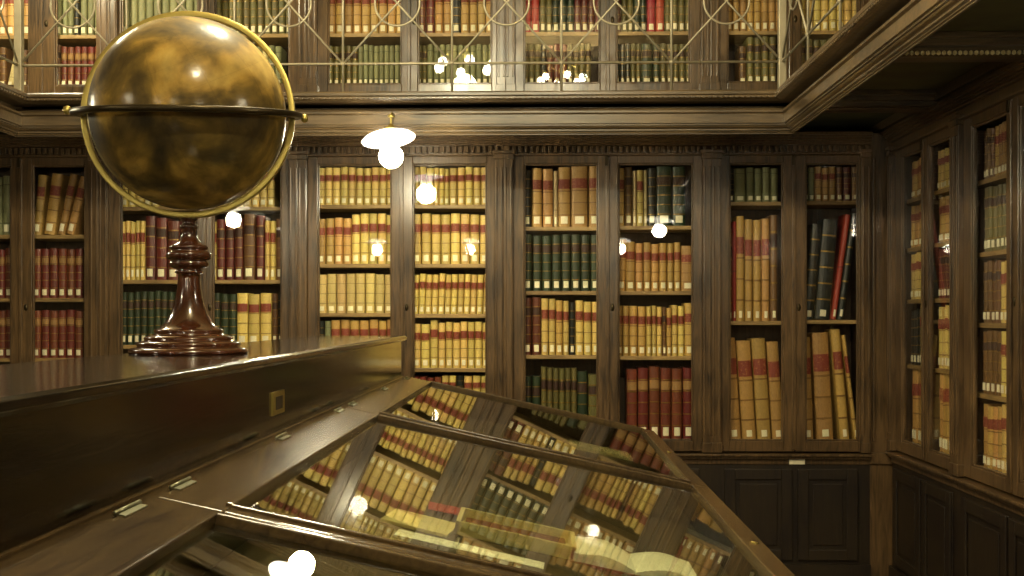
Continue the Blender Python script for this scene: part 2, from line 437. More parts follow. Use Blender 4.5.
STY = {  # code: (name, colour words, hex, roughness, gilt, label material, has tag)
 'V': ('vellum_book', 'cream vellum book', '#ccb262', .5, 0, REDL, 1),
 'v': ('vellum_book', 'plain pale vellum book', '#bfa668', .5, 0, None, 1),
 'O': ('vellum_book', 'tan vellum book', '#b08a4a', .5, 0, REDL, 1),
 'W': ('vellum_book', 'thin pale book', '#cdb984', .6, 0, None, 1),
 'R': ('leather_book', 'red leather book', '#6e3021', .38, 1, CRML, 1),
 'T': ('cloth_book', 'bright red book', '#a02f28', .5, 0, None, 1),
 'M': ('leather_book', 'maroon leather book', '#5f2a1e', .38, 1, DKL, 1),
 'G': ('leather_book', 'dark green book', '#26341f', .42, 1, DKL, 1),
 'P': ('cloth_book', 'pale green book', '#7f8058', .6, 0, None, 1),
 'L': ('leather_book', 'olive green book', '#5f582c', .5, 1, DKL, 1),
 'K': ('cloth_book', 'black book', '#1a1e1a', .38, 1, None, 1),
 'B': ('leather_book', 'brown leather book', '#6a4a2a', .42, 1, DKL, 1),
}
PROTO = {}
big_tag = patch_mesh('shelf_tag', .2, .03, .095)
for k, (nm, words, hx, ro, gilt, lm, tg) in STY.items():
    cm = plain('cover_' + words.replace(' ', '_'), hx, ro, 0, .22, 30, jitter=.22)
    bands = {'V': (.22, .42, .62), 'O': (.2, .4, .6), 'v': (.25, .5, .75), 'W': (.3,), 'T': (.5,), 'P': (.2, .85)}.get(k, (.2, .36, .52, .68, .84))
    lines = plain('bands_' + words.replace(' ', '_'), hx, ro, 0, .1, 30)
    rings_f = []
    me = book_mesh(bands, True)
    me.materials.append(cm); me.materials.append(GOLD if gilt else plain('band_' + k, {'V': '#8a6c38', 'v': '#86703c', 'O': '#7d5a2a', 'W': '#9a8554', 'T': '#701d18', 'P': '#565538'}[k], ro)); me.materials.append(PAGE)
    lab = None
    if lm:
        lab = patch_mesh('title_label', .49, *((.64, .8) if k in 'VO' else (.7, .82))); lab.materials.append(lm)
    tgm = patch_mesh('shelf_tag', .28, .055, .175); tgm.materials.append(TAG)
    big_tag.materials.append(TAG) if not big_tag.materials else None
    PROTO[k] = (nm, words, me, lab, tgm, [])
ORD = ['', 'first', 'second', 'third', 'fourth', 'fifth', 'sixth', 'seventh', 'eighth', 'ninth', 'tenth', 'eleventh', 'twelfth', 'thirteenth', 'fourteenth', 'fifteenth', 'sixteenth', 'seventeenth', 'eighteenth']
NB = 0
def put_book(st, fr, x, y, z, wd, ht, lean, label, group, parts=True):
    """lower-left corner of the spine at local (x, y), width wd, height ht"""
    global NB
    nm, words, me, lab, tgm, made = PROTO[st]
    wd *= .915; lr = R(lean)
    if lean >= 0: cx = x + wd / 2 * math.cos(lr) ; cz = z + wd / 2 * math.sin(lr)
    else: cx = x + wd / 2 * math.cos(lr); cz = z + wd / 2 * math.sin(-lr)
    M = Matrix.Translation(fr.w(cx, y, cz + .0008)) @ Matrix.Rotation(fr.rz, 4, 'Z') @ Matrix.Rotation(lr, 4, 'Y') @ Matrix.Diagonal((wd, 1.0, ht, 1))
    if made: b = made[0].copy()
    else: b = bpy.data.objects.new(nm, me); made.append(b)
    COL.objects.link(b); b.matrix_world = M
    b['label'] = label; b['category'] = 'book'; b['group'] = group
    n = len(label.split()); assert 4 <= n <= 16, (n, label)
    if parts:
        for key, pm in (('title_label', lab), ('shelf_tag', big_tag if ht > .6 else tgm)):
            if not pm: continue
            src = [q for q in made[1:] if q.data == pm]
            if src: c = src[0].copy()
            else: c = bpy.data.objects.new(key, pm); made.append(c)
            COL.objects.link(c); c.parent = b; c.matrix_parent_inverse = Matrix.Identity(4)
    NB += 1
def parse(spec):
    out = []
    for t in spec.split():
        if t[0] == '_': out.append(('_', float(t[1:]), 0, 0)); continue
        n = 1; ln = 0
        if '*' in t: t, n = t.split('*'); n = int(n)
        if '@' in t: t, ln = t.split('@'); ln = float(ln)
        w_, h_ = t[1:].split('x')
        out += [(t[0], float(w_), float(h_), ln)] * n
    return out
def row(fr, x0, x1, z, spec, unit, where, group, y=.06, parts=True, fit=True):
    items = parse(spec)
    tot = sum(i[1] for i in items) * unit
    k = 1.0
    if fit: k = min(1.35, (x1 - x0) / tot) if tot * 1.12 > (x1 - x0) or tot > (x1 - x0) else 1.0
    x = x0; i = 0; nb = sum(1 for q in items if q[0] != '_')
    for st, w_, h_, ln in items:
        if st == '_': x += w_ * unit; continue
        i += 1; wd = w_ * unit * k * random.uniform(.985, 1.0); ht = h_ * unit * random.uniform(.975, 1.015)
        words = PROTO[st][1]
        pos = 'leftmost' if i == 1 else ('rightmost' if i == nb else ORD[i] + ' from left')
        lbl = f'{words}, {pos}, {where}'
        step = wd / max(.5, math.cos(R(ln)))
        put_book(st, fr, x, y + random.uniform(0, .012), z, wd, ht, ln, lbl, group, parts)
        x += step
ROWN = ['top row', 'second row', 'third row', 'fourth row', 'fifth row']
YBK = D + .06; U = YBK / F
zbo, zto = wz(440, D), wz(164, D)
CASES = {
 'A': dict(lab='dark wooden bookcase with two glazed doors left of the globe', short='bookcase left of globe', x=(-60, 101), ops=((-46, 12), (33, 86)),
   rows=[[(234, '_40 P9x60*2'), (297, '_36 R8x50*3'), (357, '_36 R8x48*3')],
         [(234, 'O9x62@5 _2 O12x63@8 _2 O8x63@12 _1 O9x61@14'), (297, 'R8.6x50*6'), (357, 'R8.6x48*6')]]),
 'B': dict(lab='dark wooden bookcase with two glazed doors directly behind the globe', short='bookcase behind globe', x=(101, 299), ops=((121, 199), (213, 282)),
   rows=[[(206, 'V8x42*9'), (279, 'V5x60*5 M11x66 M12x62 M13x60 M12x60'), (344, 'G6.4x54*12')],
         [(206, 'V8x42*8'), (279, 'V4x58 M9x62*3 B12x66 M9x64 V5x60 V6x60 B9x62'), (344, 'G8x52*3 V11.5x52*3 B6x52 K7x54')]]),
 'C': dict(lab='warmly lit wooden bookcase with two glazed doors behind the white lamp', short='bookcase behind lamp', x=(299, 504), ops=((318, 392), (413, 487)),
   rows=[[(204, 'V7.4x38*10'), (263, 'O9x46*4 V9x50*5'), (312, 'v9x39*8'), (363, 'K7x44 P6x44 O9x44*5 O7.5x44*2')],
         [(204, 'V7x38*3 V5x37*3 V7.6x38*5'), (263, 'V9.4x50*8'), (313, 'V6x40@2*12'), (367, 'V9x44*2 V8x49 V7.3x46*7'), (408, 'R7x32*4 V7x34*2 K7x34 V8x33*3')]]),
 'D': dict(lab='wide wooden bookcase with two glazed doors just right of the lamp', short='bookcase right of lamp', x=(504, 711), ops=((524, 598), (618, 693)),
   rows=[[(226, 'K8x58 O10x59*2 W4x56 O12x60 O16x60 O10x60'), (290, 'G9.2x56*8'), (354, 'M9x58 M9x57 V7x56*2 O7x55 V6x54 K6x53 V8x54*3'), (438, 'G9x62*2 L6x72*6 G11x68 L12x66')],
         [(225, 'O8x58 B8x58 W4x56 V7x57 W4x56 K9x58 G16x60 G14x60'), (290, '_1 O8x52@2 O10x50 O8x48*4 O7x48*2 O14x46'), (355, 'O6x50*2 O8x50*2 V5x50*3 B4x49 O5x49 V6x50*2 O10x52'), (438, '_10 R10.4x72*6')]]),
 'E': dict(lab='narrow dark bookcase with two glazed doors in the room corner', short='corner bookcase', x=(711, 869), ops=((729, 783), (805, 858)),
   rows=[[(201, 'K7x34 P12x34 P8x34*4'), (320, 'M5x92 T4x98 O8.4x103*4 B8x108'), (438, 'O14x100@-3.5*3 O12x98@-3.5')],
         [(200, 'G5x34 P6x34 O7x34*3 B7x34 M8x34 B8x34'), (319, 'K11x94@5 K16x102@5 T6x104@8 K7x108@8'), (438, 'O10x101@-2 _3 O16x106@-3 _5 O9x110@-5 _4 O4x106@-7')]]),
}
for key, c in CASES.items():
    x0, x1 = wx(c['x'][0], D), wx(c['x'][1], D)
    ops = [(wx(a, D), wx(b, D)) for a, b in c['ops']]
    sh = []
    for di in range(2):
        pxm = sum(c['ops'][di]) / 2
        zz = [wz(r_[0] + 1, YBK, pxm) for r_ in c['rows'][di]]
        if zz[-1] < zbo + .03: zz = zz[:-1]
        if c['rows'][di][-1][0] < 375: zz.append(wz(405, YBK, pxm))
        sh.append(zz)
    bc = bookcase(FB, 'bookcase', c['lab'], x0, x1, ops, zbo, zto, sh, cornice=BEAM - .002, group='bookcases along the back wall', dentil=True)
    if key == 'E': note(bc, wx(796, D) - x0, zbo - .145)
    for di in range(2):
        dn = ('left door', 'right door')[di]
        pxm = sum(c['ops'][di]) / 2
        for ri, (py, spec) in enumerate(c['rows'][di]):
            z = wz(py + 1, YBK, pxm)
            if py > 430: z = zbo - .003
            gx0, gx1 = wx(c['ops'][di][0] - 1, YBK), wx(c['ops'][di][1] + 3, YBK)
            row(FB, gx0, gx1, z, spec, U, f"{ROWN[ri]}, {dn}, {c['short']}", f"books on the {ROWN[ri]} behind the {dn} of the {c['short']}")
# corner post between the back and the side bookcases
cp = MB(); xa, xb = wx(869, D), SX
cp.box(xa, xb, D - .02, D + .4, 0, BEAM - .002)
for px in (873, 889): X_ = wx(px, D); cp.box(X_ - .008, X_ + .008, D - .034, D - .018, zbo, zto + .03)
cp.box(xa, xb - .01, D - .04, D, zbo - .16, zbo - .08)
o = cp.build('corner_post', W, None, .004); tag(o, 'plain dark corner panel with thin vertical beads beside the narrow bookcase', 'panel')

# side bookcases (local x = -Y)
SIDE = [
 dict(lab='dark side bookcase with narrow glazed doors next to the room corner', short='side bookcase by corner', x=(-8.15, -6.86), ops=((-7.96, -7.55), (-7.42, -7.02)),
  sh=[.796, .46, .106, -.34], rows=[['O5x24*8', 'O5x27*8', 'V5x30*8', 'K6x36*3 V6x40*3', 'O6x48*3 V6x48*3'], ['V4x24*9', 'O5x27*8', 'M5x30*5 T5x30*2', 'V5x38*8', 'O6x48*6']]),
 dict(lab='nearest dark side bookcase with wide glazed doors at the right', short='nearest side bookcase', x=(-6.86, -5.36), ops=((-6.68, -6.18), (-6.03, -5.53)),
  sh=[.775, .36, -.045, -.45], rows=[['B5x27*3 O5x27*7', 'L6x35*8', 'B6x33*4 V5x33*4', 'B6x34*4 V6x34*4', 'O6x34*4 V6x36*4'], ['B6x27*8', 'O6x35*8', 'V6x33*8', 'O6x33*8', 'O6x36*8']]),
]
for c in SIDE:
    zs = [H(v) for v in c['sh']]; zb2, zt2 = H(-.867), H(1.085)
    bookcase(FS, 'bookcase', c['lab'], c['x'][0], c['x'][1], c['ops'], zb2, zt2, [zs, zs], cornice=BEAM - .002, group='bookcases along the right wall', dentil=False)
    for di in range(2):
        dn = ('far door', 'near door')[di]; a, b = c['ops'][di]
        for ri, spec in enumerate(c['rows'][di]):
            z = (zs + [zb2 - .003])[ri]
            row(FS, a - .01, b + .02, z, spec, .0105, f"{ROWN[ri]}, {dn}, {c['short']}", f"books on the {ROWN[ri]} behind the {dn} of the {c['short']}", y=.045)
# plain panelling further along the right wall, out of the frame
pn = MB(); pn.box(SX, SX + .4, YF, 5.35, 0, BEAM - .002); o = pn.build('trim_1', W); o['kind'] = 'structure'

# gallery bookcases
UP = [
 ('A', 'gallery bookcase with two glazed doors at the far left end', 'far left gallery bookcase', (-60, 110), ((-46, 30), (56, 98)),
  [['_46 O8x52*4', '_46 B7x42 W6x38@12 _8 B7x40'], ['P6x50*3 K6x50 P7x50*3', 'B5x44 R6.4x42*6']]),
 ('B', 'gallery bookcase with two glazed doors above the globe', 'gallery bookcase above globe', (110, 309), ((122, 199), (215, 290)),
  [['P8x50*10', 'P8x42*10'], ['L7x50*11', 'P7x42*7 W6x42 P7x42*2']]),
 ('C', 'gallery bookcase with two glazed doors above the white lamp', 'gallery bookcase above lamp', (309, 506), ((328, 402), (418, 492)),
  [['O8.2x48*9', 'L6x42*5 P5x42*9'], ['M8.5x50*2 O8x50*2 K9x50 O8x50*4', 'L5x42*2 P6x42*11']]),
 ('D', 'middle gallery bookcase with mixed red and green books behind railing', 'middle gallery bookcase', (506, 709), ((524, 600), (616, 690)),
  [['T8x50*2 L6x50*2 G7x50*3 M6.5x50*4', 'L6x42*3 K6x42 M7x42*3 L6x42*4'], ['M7x50 L6x50*2 G7x50*2 T9x50*2 L7x50*4', 'K5x42*3 L5x42*2 G11x42 G7x42 L6x42*5']]),
 ('E', 'narrow gallery bookcase with pale books at the railing corner', 'gallery corner bookcase', (709, 869), ((727, 781), (800, 858)),
  [['O7x50*8', '_13 B8x38 L7.5x48*4'], ['V7x50*8', 'L7.5x46*7']]),
]
zub, zut = wz(84, D), H(2.58)
for key, lab, short, xx, ops, rows in UP:
    x0, x1 = wx(xx[0], D), wx(xx[1], D); opw = [(wx(a, D), wx(b, D)) for a, b in ops]
    z1 = wz(33, YBK); 
    zz = [z1 + .40, z1]
    bookcase(FB, 'bookcase', lab, x0, x1, opw, zub, zut, [zz, zz], cornice=H(2.85), base=False, group='bookcases on the gallery', dentil=False)
    for di in range(2):
        dn = ('left door', 'right door')[di]
        for ri, spec in enumerate(rows[di]):
            row(FB, wx(ops[di][0] - 1, YBK), wx(ops[di][1] + 3, YBK), (z1 if ri == 0 else zub - .003), spec, U, f"{('upper row', 'lower row')[ri]}, {dn}, {short}", f"books on the {('upper row', 'lower row')[ri]} behind the {dn} of the {short}", parts=True)

# ---------------------------------------------------------------- railings
RZ0 = GT; zn = H((HOR - 63) * (GY - .02) / F); zu = H((HOR + 58) * (GY - .02) / F); ztop_ = zu + .12
def rail_run(p0, p1, n, label, skip_first=False):
    """nodes equally spaced from p0 to p1; posts at each node, crossed bars and a ring in each bay"""
    p0, p1 = Vector(p0), Vector(p1); root = empty('gallery_railing', (p0.x, p0.y, RZ0)); tag(root, label, 'railing', None)
    L = (p1 - p0); P = lambda t, z: Vector((L.x * t, L.y * t, z - RZ0))
    MB().tube([P(0, zn), P(1, zn)], .008, 6).build('lower_rail', IRON, root)
    MB().tube([P(0, zu), P(1, zu)], .008, 6).build('upper_rail', IRON, root)
    u = L.normalized()
    mb = MB(); a = P(0, ztop_); b = P(1, ztop_); q = Vector((-u.y, u.x, 0)) * .03
    mb._new([a - q, a + q, a + q + Vector((0, 0, .03)), a - q + Vector((0, 0, .03)), b - q, b + q, b + q + Vector((0, 0, .03)), b - q + Vector((0, 0, .03))],
            [(0, 1, 2, 3), (4, 7, 6, 5), (0, 4, 5, 1), (1, 5, 6, 2), (2, 6, 7, 3), (3, 7, 4, 0)])
    mb.build('handrail', WX, root, .006)
    for i in range(n + 1):
        t = i / n; big = i in (0, n)
        if i == 0 and skip_first: continue
        if big:
            c = P(t, RZ0); MB().box(c.x - .024, c.x + .024, c.y - .024, c.y + .024, 0, ztop_ - RZ0).build('corner_post', IRON, root, .004)
        else:
            m = MB().tube([P(t, RZ0), P(t, ztop_)], .0075, 8)
            m.lathe([(.001, -.015), (.014, -.008), (.016, 0), (.014, .008), (.001, .015)], 10, P(t, zn)); m.build('baluster', IRON, root)
    for i in range(n):
        a, b = i / n, (i + 1) / n; c = P((a + b) / 2, (zn + zu) / 2)
        for s in (0, 1):
            q0, q1 = (P(a, zn), P(b, zu)) if s else (P(a, zu), P(b, zn))
            MB().tube([q0, q1], .007, 6).build('cross_bar', IRON, root)
        rr = .142
        MB().tube([c + u * rr * math.cos(2*math.pi*k/36) + Vector((0, 0, rr * math.sin(2*math.pi*k/36))) for k in range(36)], .007, 6, True).build('ring', IRON, root)
RY = GY - .02; XLc, XRc = wx(19, RY), wx(782, RY)
rail_run((XLc, RY, 0), (XRc, RY, 0), 7, 'long metal railing with rings and crossed bars across the back gallery')
rail_run((XRc, RY, 0), (XRc, RY - 7 * .70, 0), 7, 'metal railing running toward the viewer along the right gallery', True)
rail_run((XLc, RY, 0), (XLc, RY - 7 * .70, 0), 7, 'metal railing running toward the viewer along the left gallery', True)

# ---------------------------------------------------------------- lamps
BULB = emit('lamp_bulb', (1, .9, .66), 16)
OPAL = bpy.data.materials.new('opal_glass'); OPAL.use_nodes = True
_b = OPAL.node_tree.nodes['Principled BSDF']; _b.inputs['Base Color'].default_value = hexc('#f4efe0'); _b.inputs['Roughness'].default_value = .25
_b.inputs['Emission Color'].default_value = (1, .93, .78, 1); _b.inputs['Emission Strength'].default_value = 1.6
_n = OPAL.node_tree.nodes; _l = OPAL.node_tree.links; _o = _n['Material Output']
_m1 = _n.new('ShaderNodeMixShader'); _m1.inputs[0].default_value = .45; _tr = _n.new('ShaderNodeBsdfTranslucent'); _tp = _n.new('ShaderNodeBsdfTransparent')
_m2 = _n.new('ShaderNodeMixShader'); _m2.inputs[0].default_value = .3
_l.new(_b.outputs[0], _m1.inputs[1]); _l.new(_tr.outputs[0], _m1.inputs[2]); _l.new(_m1.outputs[0], _m2.inputs[1]); _l.new(_tp.outputs[0], _m2.inputs[2]); _l.new(_m2.outputs[0], _o.inputs[0])
def lamp(x, y, z, arm, label, tilt=(R(-9), R(-9)), power=1.0):
    """z is the centre of the bulb; arm: vector from the lamp axis to the fascia"""
    root = empty('pendant_lamp', (x, y, z)); tag(root, label, 'lamp', None)
    Mt = Matrix.Rotation(tilt[0], 4, 'X') @ Matrix.Rotation(tilt[1], 4, 'Y')
    sp = [(.075 * math.sin(math.pi * k / 12) + .0005, -.075 * math.cos(math.pi * k / 12)) for k in range(13)]
    MB().lathe(sp, 24, (0, 0, 0)).build('bulb', BULB, root)
    dish = [(.04, .165), (.06, .158), (.10, .148), (.15, .128), (.168, .112), (.166, .108), (.148, .120), (.10, .139), (.06, .148), (.035, .15)]
    MB().lathe(dish, 40, (0, 0, 0), Mt, closed=True).build('shade', OPAL, root)
    MB().lathe([(.03, .066), (.045, .075), (.05, .11), (.04, .148)], 20).build('neck', OPAL, root)
    m = MB().lathe([(.03, .15), (.045, .16), (.045, .175), (.02, .19), (.012, .2)], 20)
    m.build('socket', BRASS, root)
    a = Vector(arm); m = MB()
    m.tube([(0, 0, .18), (0, 0, .25), (a.x * .3, a.y * .3, .275), (a.x, a.y, .27)], .007, 8)
    m.lathe([(.001, -.01), (.02, -.006), (.02, .006), (.001, .012)], 12, (0, 0, .25)); m.build('bracket', BRASS, root)
    ld = bpy.data.lights.new('lamp_light', 'POINT'); ld.energy = LAMP_W * power; ld.color = LCOL; ld.shadow_soft_size = .08
    lo = bpy.data.objects.new('lamp_light', ld); COL.objects.link(lo); lo.parent = root
LZ = H((HOR - 156) * 7.1 / F)
lamp(wx(391, 7.1), 7.1, LZ, (0, .145, 0), 'white dish-shaded lamp with round bulb fixed to the back gallery edge', power=2.1)
ymm = -.8
lamp(-1.05, ymm, LZ, (0, -.15, 0), 'white dish-shaded lamp behind the viewer on the left of centre', (R(5), 0))
lamp(-2.45, ymm, LZ, (0, -.15, 0), 'white dish-shaded lamp behind the viewer nearest the left gallery', (R(5), 0))
lamp(1.2, ymm, LZ, (0, -.15, 0), 'white dish-shaded lamp behind the viewer nearest the right gallery', (R(5), 0))
lamp(GXR - .17, 3.0, LZ, (.13, 0, 0), 'white dish-shaded lamp on the right gallery edge beside the display case', (0, R(5)))
lamp(GXL + .17, 4.6, LZ, (-.13, 0, 0), 'white dish-shaded lamp on the left gallery edge toward the back', (0, R(-5)))
lamp(GXL + .17, 1.9, LZ, (-.13, 0, 0), 'white dish-shaded lamp on the left gallery edge toward the viewer', (0, R(-5)))
# front gallery edge that carries the lamps behind the viewer
o = MB().box(GXL, GXR, -1.1, -.9, GB, GT).build('fascia_front', WG, gal, .01, loc=(0, -GY, -GB))
def chandelier(x, y, z, label, power=1.0):
    root = empty('chandelier', (x, y, z)); tag(root, label, 'lamp', None)
    for k in range(6):
        t = 2 * math.pi * k / 6 + .3; c = (.3 * math.cos(t), .3 * math.sin(t), 0)
        a = MB().tube([(0, 0, .12), (c[0] * .5, c[1] * .5, .16), (c[0], c[1], .10), (c[0], c[1], .05)], .008, 8); a.build('arm', BRASS, root)
        MB().lathe([(.05 * math.sin(math.pi * q / 10) + .0005, -.05 * math.cos(math.pi * q / 10)) for q in range(11)], 18, c).build('bulb', BULB, root)
    MB().tube([(0, 0, .1), (0, 0, ZC - z)], .012, 8).lathe([(.03, .08), (.05, .12), (.03, .2), (.015, .24)], 16).build('stem', BRASS, root)
    ld = bpy.data.lights.new('lamp_light', 'POINT'); ld.energy = CEIL_W * power; ld.color = LCOL; ld.shadow_soft_size = .12
    lo = bpy.data.objects.new('lamp_light', ld); COL.objects.link(lo); lo.parent = root; lo.location = (0, 0, -.2)
chandelier(-.78, 4.4, 4.5, 'brass chandelier of white bulbs hanging over the far display lid')
chandelier(.3, .8, 5.1, 'brass chandelier of white bulbs hanging over the viewer')

chandelier(-3.6, 6.9, 4.95, 'brass chandelier of white bulbs hanging over the far left gallery', .4)

# ---------------------------------------------------------------- display case
Y0C, Y1C = -.05, 6.80
XE = -.80; HT = -.122
dc = empty('display_case', (0, 0, 0)); tag(dc, 'long wooden display case with sloping glass lids beside a raised console', 'display case')
XK = -1.06                              # centre line of the console
cw = XE - XK
m = MB(); m.box(XK - cw + .02, XK + cw - .02, Y0C, Y1C - .02, .10, H(HT) - .03)
m.build('console', WC, dc, .004)
m = MB()
pr = [(-cw - .012, H(HT) - .012), (-cw, H(HT)), (cw, H(HT)), (cw + .010, H(HT) - .006), (cw + .012, H(HT) - .02), (cw, H(HT) - .03), (-cw, H(HT) - .03), (-cw - .012, H(HT) - .02)]
m.prism(pr, Y0C - .015, Y1C, lambda u, v, t: (XK + u, t, v)); m.build('console_top', WC, dc, .003)
m = MB(); m.box(XE - .02, XE - .006, Y0C, Y1C - .02, H(-.372) - .01, H(-.372) + .012); m.build('console_bead', WT, dc, .003)
yk = 3.57; zk = H(-(403 - HOR) * yk / F)
m = MB(); m.box(XE - .022, XE - .014, yk - .08, yk + .08, zk - .036, zk + .036); kp = m.build('keyhole_plate', BRASS, dc, .002); kp['label'] = 'small square brass plate'
m = MB(); m.box(XE - .015, XE - .0125, yk - .045, yk + .045, zk - .02, zk + .02); m.build('keyhole', WD, kp)
TH = R(12.4)
XI, HI = -.638, -.396
def side(mir):
    sg = -1 if mir else 1
    mx = (lambda x: 2 * XK - x) if mir else (lambda x: x)
    m = MB(); poly = [(XE - .02, H(-.368)), (-.777, H(-.370)), (-.777, H(-.46)), (XE - .02, H(-.46))]
    m.prism(poly, Y0C, Y1C, lambda u, v, t: (mx(u), t, v)); m.build('ledge', WT, dc, .003)
    Wd = 1.319; X0 = XI; 
    Ml = Matrix.Translation((X0, 0, H(HI))) @ Matrix.Rotation(TH, 4, 'Y')
    if mir: Ml = Matrix.Translation((2 * XK, 0, 0)) @ Matrix.Scale(-1, 4, (1, 0, 0)) @ Ml
    # box body below the lids
    m = MB(); t = .03
    m.box(-.10, -.03, Y0C, Y1C, -.20, -.031, Ml); m.box(Wd - .02, Wd + .03, Y0C, Y1C, -.16, -.031, Ml)
    m.box(-.03, Wd - .02, Y0C, Y0C + t, -.16, -.031, Ml); m.box(-.03, Wd - .02, Y1C - t, Y1C, -.16, -.031, Ml)
    m.box(-.03, Wd + .03, Y0C, Y1C, -.18, -.16, Ml); m.build('tray', WT, dc, .004)
    m = MB(); m.box(-.028, Wd - .022, Y0C + t, Y1C - t, -.16, -.152, Ml); m.build('lining', LINING, dc)
    m = MB(); xo = X0 + Wd * math.cos(TH) + .02; zo = H(HI) - Wd * math.sin(TH) - .12
    m.prism([(XE - .02, .10), (xo - .06, .10), (xo - .06, zo - .03), (XE - .02, H(-.60))], Y0C + .05, Y1C - .05, lambda u, v, q: (mx(u), q, v)); m.build('body', WC, dc, .004)
    m = MB(); m.prism([(XE - .02, .0), (xo - .03, .0), (xo - .03, .12), (XE - .02, .12)], Y0C + .02, Y1C - .02, lambda u, v, q: (mx(u), q, v)); m.build('plinth', WC, dc, .004)
    LL = (Y1C - .0 - .05) / 3
    for i in range(3):
        yb = Y1C - LL * i; ya = yb - LL + .004
        r = .055; m = MB()
        def bar(x0, x1, y0, y1, z0, z1, mm=m): mm.box(x0, x1, y0, y1, z0, z1, Ml)
        bar(-.138, 0, ya, yb, -.03, .0); bar(Wd - .055, Wd + .022, ya, yb, -.03, .0)
        bar(-.012, .004, ya + r, yb - r, -.018, .008); bar(Wd - .062, Wd - .048, ya + r, yb - r, -.018, .008)
        m2 = m
        bar(0, Wd - .055, ya, ya + r, -.03, .0); bar(0, Wd - .055, yb - r, yb, -.03, .0)
        bar(0, Wd - .055, ya + r - .012, ya + r + .004, -.018, .008); bar(0, Wd - .055, yb - r - .004, yb - r + .012, -.018, .008)
        lid = m.build('lid', WT, dc, .004)
        g = MB(); g.box(-.002, Wd - .053, ya + r - .002, yb - r + .002, -.014, -.010, Ml); g.build('glass_pane', GLT, lid)
        for f_ in (.07, .5, .93):
            yy = ya + (yb - ya) * f_; hm = MB()
            p0 = Ml @ Vector((-.072, 0, .001))
            hm.box(-.14, -.122, yy - .06, yy + .06, .0, .003, Ml)
            hm.tube([Ml @ Vector((-.141, yy - .065, .004)), Ml @ Vector((-.141, yy + .065, .004))], .005, 8); hm.build('hinge', STEEL, lid)
        lk = MB(); yy = (ya + yb) / 2; lk.lathe([(.001, 0), (.012, 0), (.011, .003), (.001, .004)], 14, (0, 0, 0), Ml @ Matrix.Translation((Wd - .015, yy, 0))); lk.build('lock', BRASS, lid)
    return Ml
LINING = plain('case_lining', '#4a3a24', .9, 0, .12, 50)
ML = side(False); side(True)

# things lying inside the second lid: unproject their corners on to the lining plane
n_ = (ML.to_3x3() @ Vector((0, 0, 1))).normalized(); p_ = ML @ Vector((0, 0, -.152)); c_ = Vector((0, 0, EYE))
MLi = ML.inverted()
def on_bed(px, py, up=0.0):
    r_ = ray(px, py); pl = p_ + n_ * up; t = (pl - c_).dot(n_) / r_.dot(n_)
    return MLi @ (c_ + r_ * t)
PAPER = plain('white_paper', '#fbf8ea', .8, 0, .06, 30); OLDP = plain('old_paper', '#e0cf9a', .85, 0, .15, 12)
BRB = plain('brown_booklet_cover', '#7c4228', .6, 0, .3, 25); REDP = plain('red_paper', '#b0302e', .6, 0, .2, 20)
def bedroot(name, c, rz, label, cat):
    o = empty(name); o.matrix_world = ML @ Matrix.Translation((c.x, c.y, -.152)) @ Matrix.Rotation(rz, 4, 'Z'); tag(o, label, cat); return o
def slab(name, c, wx_, ly, th, rz, mat, label, cat, lift=0):
    m = MB(); m.box(-wx_/2, wx_/2, -ly/2, ly/2, 0, th); o = m.build(name, mat, None, .002)
    o.matrix_world = ML @ Matrix.Translation((c.x, c.y, -.152 + lift)) @ Matrix.Rotation(rz, 4, 'Z'); tag(o, label, cat); return o
# open book
pc = on_bed(634, 557, .03)
ob = bedroot('open_book', pc, 0, 'large open book with blank white pages lying inside the display case', 'book')
def page_side(sg):
    m = MB(); n = 10; wv = .185; dl = .26; top = []
    for k in range(n + 1):
        t = k / n; x = sg * wv * t; z = .012 + .030 * math.sin(min(1, t * 1.25) * math.pi * .62) - .012 * t * t
        top.append((x, z))
    poly = top + [(sg * wv, .006), (0, .006)]
    m.prism(poly, -dl / 2, dl / 2, lambda u, v, q: (u, q, v)); return m
for s_ in (-1, 1): page_side(s_).build('page_block', PAPER, ob)
m = MB(); m.box(-.192, .192, -.137, .137, 0, .006); m.build('cover', BRB, ob, .002)
# open tray with brown booklet
tc_ = on_bed(515, 536, .01)
tr = bedroot('cream_tray', tc_, R(0), 'shallow cream card tray inside the display case left of the open book', 'tray')
m = MB(); a, b = .18, .12
m.box(-a, a, -b, b, 0, .004); m.box(-a, a, -b, -b + .014, 0, .04); m.box(-a, a, b - .014, b, 0, .04); m.box(-a, -a + .014, -b, b, 0, .04); m.box(a - .014, a, -b, b, 0, .04)
m.build('tray_walls', OLDP, tr, .002)
slab('booklet', tc_, .31, .17, .014, R(1), BRB, 'brown booklet lying in the cream card tray', 'booklet', .005)
c1 = on_bed(421, 521, .01); slab('booklet', c1, .2, .2, .01, R(-6), OLDP, 'yellowed booklet lying beside the red card in the display case', 'booklet')
c2 = on_bed(449, 507, .02); slab('card', c2, .13, .12, .004, R(4), REDP, 'small red card lying on the case lining behind the booklet', 'card', .0105)
c3 = on_bed(470, 549, .0); slab('paper_sheet', c3, .42, .08, .002, R(-2), PAPER, 'long white paper strip along the lid rail in front of the tray', 'paper')
c4 = on_bed(600, 438, .0)
c5 = on_bed(600, 452, .0); slab('booklet', c5, .34, .25, .02, R(3), OLDP, 'pale booklet lying under the far glass lid', 'booklet')

